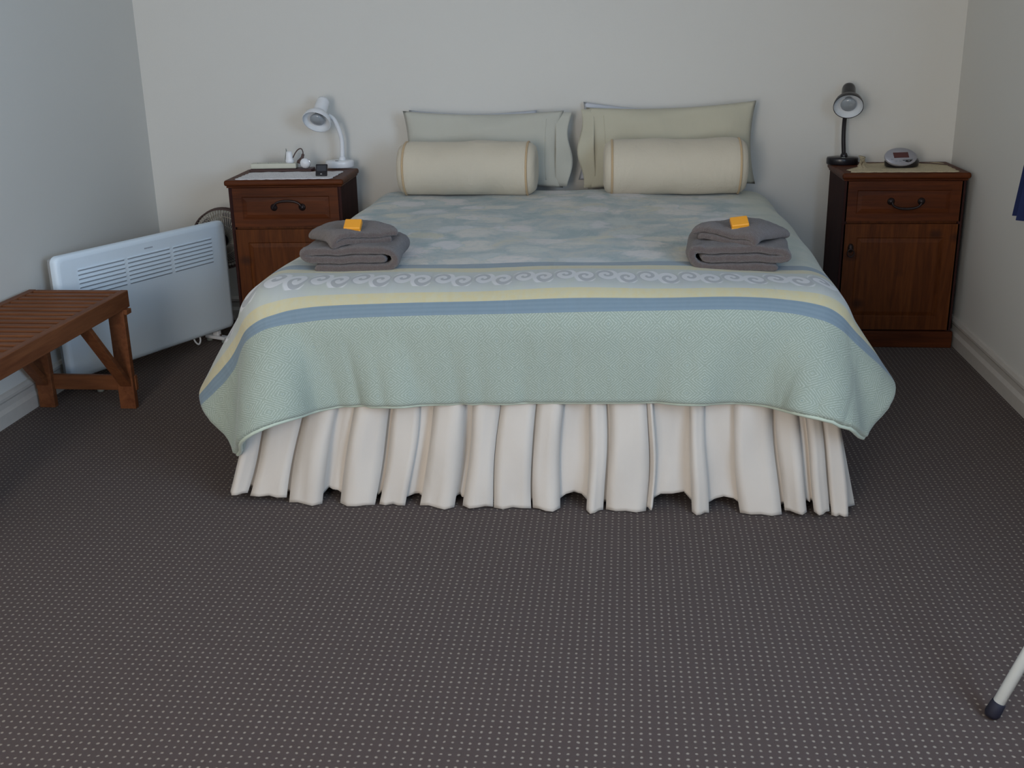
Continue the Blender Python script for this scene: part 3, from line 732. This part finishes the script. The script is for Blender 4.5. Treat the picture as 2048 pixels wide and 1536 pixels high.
b = MB(); b.lathe([(0, -.014), (.016, -.014), (.022, -.008), (.023, .004), (.019, .012), (0, .014)], 28, Matrix.Translation((0, 0, .026)) @ Matrix.Rotation(PI / 2, 4, 'X')); b.build('plug_body', M['white'], w2)
b = MB(); b.tube([(.0235 * math.cos(a), -.002, .026 + .0235 * math.sin(a)) for a in np.linspace(-1.2, 1.2, 14)], .0022, 8); b.build('chrome_edge', M['chrome'], w2)
kb = thing('alarm_clock', 'small black box shaped travel clock at the front of the left cabinet', 'clock', (*rotL(.152, -.105), CH + .003), (math.radians(0), 0, LR))
Mt = Matrix.Rotation(math.radians(-28), 4, 'X')
MB().box(-.026, .026, -.005, .005, .001, .055, Mt).build('case', M['black'], kb, bevel=.003, seg=3)
MB().box(-.021, .021, -.0062, -.0050, .022, .048, Mt).build('clock_display', flat('dark_grey_lcd', (.05, .052, .062), .4), kb)
MB().box(-.004, .004, -.0064, -.0050, .006, .010, Mt).build('button', M['chrome'], kb)
MB().box(-.018, .018, .0, .026, .0005, .005).build('stand', M['black'], kb, bevel=.001)

# ------------------------------------------------------------------ heater
HA = math.atan2(-(.355), .81)
hx, hy = -2.056, 4.465
ht = thing('panel_heater', 'white panel heater with three groups of slots standing by the left wall', 'heater', (hx, hy, 0), (0, 0, 0))
ht.rotation_euler = (0, 0, math.atan2(.81, .355))       # local +x runs along the heater, local -y faces the room
HW, HZ0, HZ1 = .945, .058, .565
def rrect(x0, x1, z0, z1, r, n=6):
    P = []
    for cx_, cz_, a0 in ((x1 - r, z1 - r, 0), (x0 + r, z1 - r, 90), (x0 + r, z0 + r, 180), (x1 - r, z0 + r, 270)):
        for k in range(n + 1):
            a = math.radians(a0 + 90 * k / n); P.append((cx_ + r * math.cos(a), cz_ + r * math.sin(a)))
    return P
rows_ = []
for (y, ins) in ((.004, .0), (-.014, .0), (-.022, .003), (-.027, .010), (-.0285, .020)):
    rows_.append([(x, y, z) for x, z in rrect(-HW / 2 + ins, HW / 2 - ins, HZ0 + ins, HZ1 - ins, max(.028 - ins * .3, .01))])
b = MB(); b.grid(rows_, closed_v=True)
nr_ = len(rows_[0])
# front face with real slots: built as strips between slots
front_y = -.0285; X0, X1, Z0, Z1 = -HW / 2 + .020, HW / 2 - .020, HZ0 + .020, HZ1 - .020
b.add([(x, front_y, z) for x, _, z in rows_[-1]], [tuple(range(nr_))[::-1]])
panel_ = b.build('front_panel', M['heat'], ht, merge=False)
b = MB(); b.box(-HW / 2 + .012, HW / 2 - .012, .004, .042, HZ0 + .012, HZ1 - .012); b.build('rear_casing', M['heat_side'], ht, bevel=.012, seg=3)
gx = [(-.372, -.135), (-.117, .118), (.138, .372)]
for (a, c_) in gx:
    for k in range(7):
        z = HZ1 - .072 - k * .0175
        MB().box(a, c_, front_y - .0006, front_y + .001, z - .0018, z + .0018).build('vent_slot', M['slot'], ht)
        MB().box(a, c_, front_y - .0045, front_y - .0002, z + .0024, z + .0075).build('vent_louvre', M['heat'], ht, bevel=.0015)
# faint lettering-like logo strip above the slots
b = MB(); x = -.020
for i in range(6):
    b.box(x, x + .0055, front_y - .0006, front_y, HZ1 - .047, HZ1 - .042); x += .0078
b.build('logo', M['ltext'], ht)
for sx in (-1, 1):
    ft = MB(); xc = sx * (HW / 2 - .085); ft.box(xc - .018, xc + .018, -.10 if sx < 0 else -.045, .075, .014, .030); ft.box(xc - .012, xc + .012, -.004, .03, .03, HZ0 + .03)
    f_ = ft.build('foot', M['white'], ht, bevel=.004)
    for yy in (-.085 if sx < 0 else -.032, .062):
        MB().lathe([(0, 0), (.014, 0), (.015, .007), (.013, .0155), (0, .016)], 18, Matrix.Translation((xc, yy, 0))).build('foot_pad', M['greyp'], f_)
    MB().lathe([(0, 0), (.005, 0), (.005, .006), (0, .007)], 12, Matrix.Translation((xc, -.07 if sx < 0 else -.01, .030))).build('foot_screw', M['brown_plug'], f_)
b = MB(); b.tube(smooth_path([(.215, -.006, .075), (.222, -.012, .045), (.238, -.016, .028), (.255, -.012, .042), (.258, -.004, .075)]), .004, 8); b.build('cord_loop', M['white'], ht)

# ------------------------------------------------------------------ wire cage fan behind the heater
fn = thing('desk_fan', 'dark fan with steel wire cage behind the white heater', 'fan', (-1.915, 5.075, 0), (0, 0, math.radians(8)))
FC = Vector((-.008, -.012, .448)); FR = .142
def ring(rad, y, r, n=48): return [(FC.x + rad * math.cos(2 * PI * k / n), FC.y + y, FC.z + rad * math.sin(2 * PI * k / n)) for k in range(n)], r
b = MB()
for rad, y in ((FR, -.028), (FR, .020), (FR * .985, -.003)):
    P, r_ = ring(rad, y, .0035); b.tube(P, .0035, 8, closed=True)
b.build('cage_rim', M['brown_plug'], fn)
for sgn, nm in ((-1, 'front_guard'), (1, 'rear_guard')):
    b = MB(); n = 60
    for k in range(n):
        a = 2 * PI * k / n; P = []
        for q in np.linspace(.22, 1, 7):
            tw = a + .55 * (1 - q) * sgn
            P.append((FC.x + FR * q * math.cos(tw), FC.y + (-.028 if sgn < 0 else .020) + sgn * .026 * (1 - q ** 3), FC.z + FR * q * math.sin(tw)))
        b.tube(P, .0017, 5)
    for rad in (.5, .78):
        P, _ = ring(FR * rad, (-.028 if sgn < 0 else .020) + sgn * .026 * (1 - rad ** 3), .0015, 36); b.tube(P, .0014, 5, closed=True)
    b.build(nm, M['wire'], fn)
MB().lathe([(0, -.014), (.028, -.014), (.034, -.004), (.034, .0), (0, .004)], 28, Matrix.Translation(FC + Vector((0, -.048, 0))) @ Matrix.Rotation(-PI / 2, 4, 'X')).build('hub_cap', M['black'], fn)
MB().lathe([(0, 0), (.036, 0), (.040, .02), (.036, .055), (.02, .065), (0, .066)], 28, Matrix.Translation(FC + Vector((0, .045, 0))) @ Matrix.Rotation(-PI / 2, 4, 'X')).build('motor_housing', M['black'], fn)
for k in range(3):
    a0 = 2 * PI * k / 3; G = []
    for i in range(9):
        a = a0 + i / 8 * 1.5; row = []
        for q in np.linspace(.2, .86, 7):
            row.append((FC.x + FR * q * math.cos(a), FC.y - .016 + .018 * (i / 8) - .006, FC.z + FR * q * math.sin(a)))
        G.append(row)
    MB().grid(G).build('blade', M['blackfan'], fn, solid=.0016)
MB().tube(smooth_path([(-.13, .050, .012), (-.13, .060, .20), (-.10, .074, .36), (0, .075, FC.z)]), .010, 14).build('post', M['black'], fn)
MB().lathe([(0, 0), (.095, 0), (.097, .008), (.085, .018), (.03, .026), (0, .027)], 36, Matrix.Translation((-.13, .02, 0))).build('fan_base', M['black'], fn)

# ------------------------------------------------------------------ slatted bench
BZ = .462
bn = thing('slatted_bench', 'low slatted pine bench with braced legs at the left wall in front of the heater', 'bench', (-2.095, 3.93, 0))
x0, x1 = -.195, .203; Lb = 1.28
for xa, xb in ((x0, x0 + .030), (x1 - .030, x1)):
    MB().box(xa, xb, -Lb, 0, BZ - .066, BZ).build('side_rail', M['bench'], bn, bevel=.003)
for ya, yb in ((-.030, 0), (-Lb, -Lb + .030)):
    MB().box(x0 + .030, x1 - .030, ya, yb, BZ - .062, BZ - .001).build('end_rail', M['benchx'], bn, bevel=.003)
y = -.052
while y > -Lb + .05:
    MB().box(x0 + .030, x1 - .030, y - .029, y, BZ - .018, BZ - .002).build('slat', M['benchx'], bn, bevel=.002)
    y -= .0555
for xc in (-.06, .07):
    MB().box(xc - .015, xc + .015, -Lb + .03, -.03, BZ - .060, BZ - .019).build('slat_support', M['bench'], bn)
for ye in (-.048, -Lb + .048):
    sg = 1 if ye > -.5 else -1
    for xc in (x0 + .035, x1 - .032):
        MB().box(xc - .032, xc + .032, ye - .014, ye + .014, 0, BZ - .064).build('leg', M['bench'], bn, bevel=.003)
    MB().box(x0 - .012, x1 + .004, ye + sg * .015 - .010, ye + sg * .015 + .010, .070, .130).build('stretcher', M['benchx'], bn, bevel=.003)
    MB().box(x1 - .012, x1 + .012, ye - .01, ye + .03, BZ - .085, BZ - .066).build('bracket', M['benchx'], bn, bevel=.002)
    for xc in (x1 - .030, x0 + .030):
        MB().bar((xc, ye - sg * .012, .105), (xc, ye - sg * .262, BZ - .075), .020, .046, up=(1, 0, 0), ext=.012).build('brace', M['bench'], bn, bevel=.003)

# ------------------------------------------------------------------ white tube stand at the lower right
st = thing('folding_stand', 'white tube leg of a stand with black rubber foot, cut off at lower right', 'stand', (.775, 2.06, 0))
a = Vector((0, 0, .0)); d = Vector((.066, -.0, .183)).normalized(); r_ = .0125
MB().tube([a + d * .012, a + d * .9, a + d * .93 + Vector((.05, 0, .02)), a + d * .93 + Vector((.45, 0, .02))], r_, 20).build('tube_leg', M['whitetube'], st)
MB().tube([a + d * .004, a + d * .012, a + d * .040, a + d * .042], [.013, .0165, .0150, .0130], 20).build('rubber_foot', M['rubber'], st)
e = Vector((.62, 0, 0)); d2 = Vector((-.066, .0, .183)).normalized()
# ------------------------------------------------------------------ blue curtain at the right wall
cu = thing('curtain', 'dark blue curtain on the right wall, only its lower corner inside the frame', 'curtain', (XR - .03, 4.0, .705))
G = []; pts = [(.040, 4.145), (.008, 4.125)]
for k in range(13):
    pts += [(.010, 4.09 - k * .10), (.052, 4.045 - k * .10)]
for (o_, y_) in pts:
    row = []
    for j in range(25):
        v = j / 24; z = .705 + 1.6 * v; row.append((XR - .014 - o_ * (1 + .5 * (1 - v)) + (.0 if v == 0 else 0), y_ - .42 * min(v, .5) * (1 if y_ > 4.10 else .9), z))
    G.append(row)
o = MB().grid(G, smooth=False).build('curtain_cloth', M['navy'], cu, solid=.003); o.location = -Vector(cu.location)
o = MB().tube([(XR - .060, 4.02, 2.315), (XR - .060, 2.60, 2.315)], .011, 12).build('curtain_rod', M['white'], cu); o.location = -Vector(cu.location)

# ------------------------------------------------------------------ camera
f, p, yw, r, H = 2195.2084, .3182, .1069, -.0196, 1.406
fw = Vector((-math.sin(yw) * math.cos(p), math.cos(yw) * math.cos(p), -math.sin(p)))
rt = Vector((math.cos(yw), math.sin(yw), 0)); upv = rt.cross(fw)
rt2 = rt * math.cos(r) + upv * math.sin(r); up2 = -rt * math.sin(r) + upv * math.cos(r)
cam = bpy.data.cameras.new('camera'); co = bpy.data.objects.new('camera', cam); C.objects.link(co)
cam.sensor_width = 36; cam.lens = 36 * f / 2048; cam.clip_start = .05
Mc = Matrix((rt2, up2, -fw)).transposed().to_4x4(); Mc.translation = (0, 0, H); co.matrix_world = Mc
scene.camera = co

# ------------------------------------------------------------------ light
w = bpy.data.worlds.new('world'); scene.world = w; w.use_nodes = True
w.node_tree.nodes['Background'].inputs[0].default_value = (.62, .78, 1, 1); w.node_tree.nodes['Background'].inputs[1].default_value = .9
def area(name, loc, target, sx, sy, power, col):
    l = bpy.data.lights.new(name, 'AREA'); l.shape = 'RECTANGLE'; l.size = sx; l.size_y = sy; l.energy = power; l.color = col
    o = bpy.data.objects.new(name, l); C.objects.link(o); o.location = loc
    o.rotation_euler = (Vector(target) - Vector(loc)).to_track_quat('-Z', 'Y').to_euler(); return o
area('window_daylight', (XR - .01, (WY0 + WY1) / 2, (WZ0 + WZ1) / 2), (XL, (WY0 + WY1) / 2, (WZ0 + WZ1) / 2 - .2), WY1 - WY0 - .1, WZ1 - WZ0 - .1, 60, (.50, .72, 1))
area('rear_fill_light', (-1.15, YF + .03, 1.3), (-.9, YB, 1.1), 1.0, 1.9, 66, (1, .92, .83))  # added warm fill behind the camera; the rear wall has no doorway
scene.view_settings.view_transform = 'Standard'; scene.view_settings.look = 'None'; scene.view_settings.gamma = 1
scene.view_settings.exposure = .25
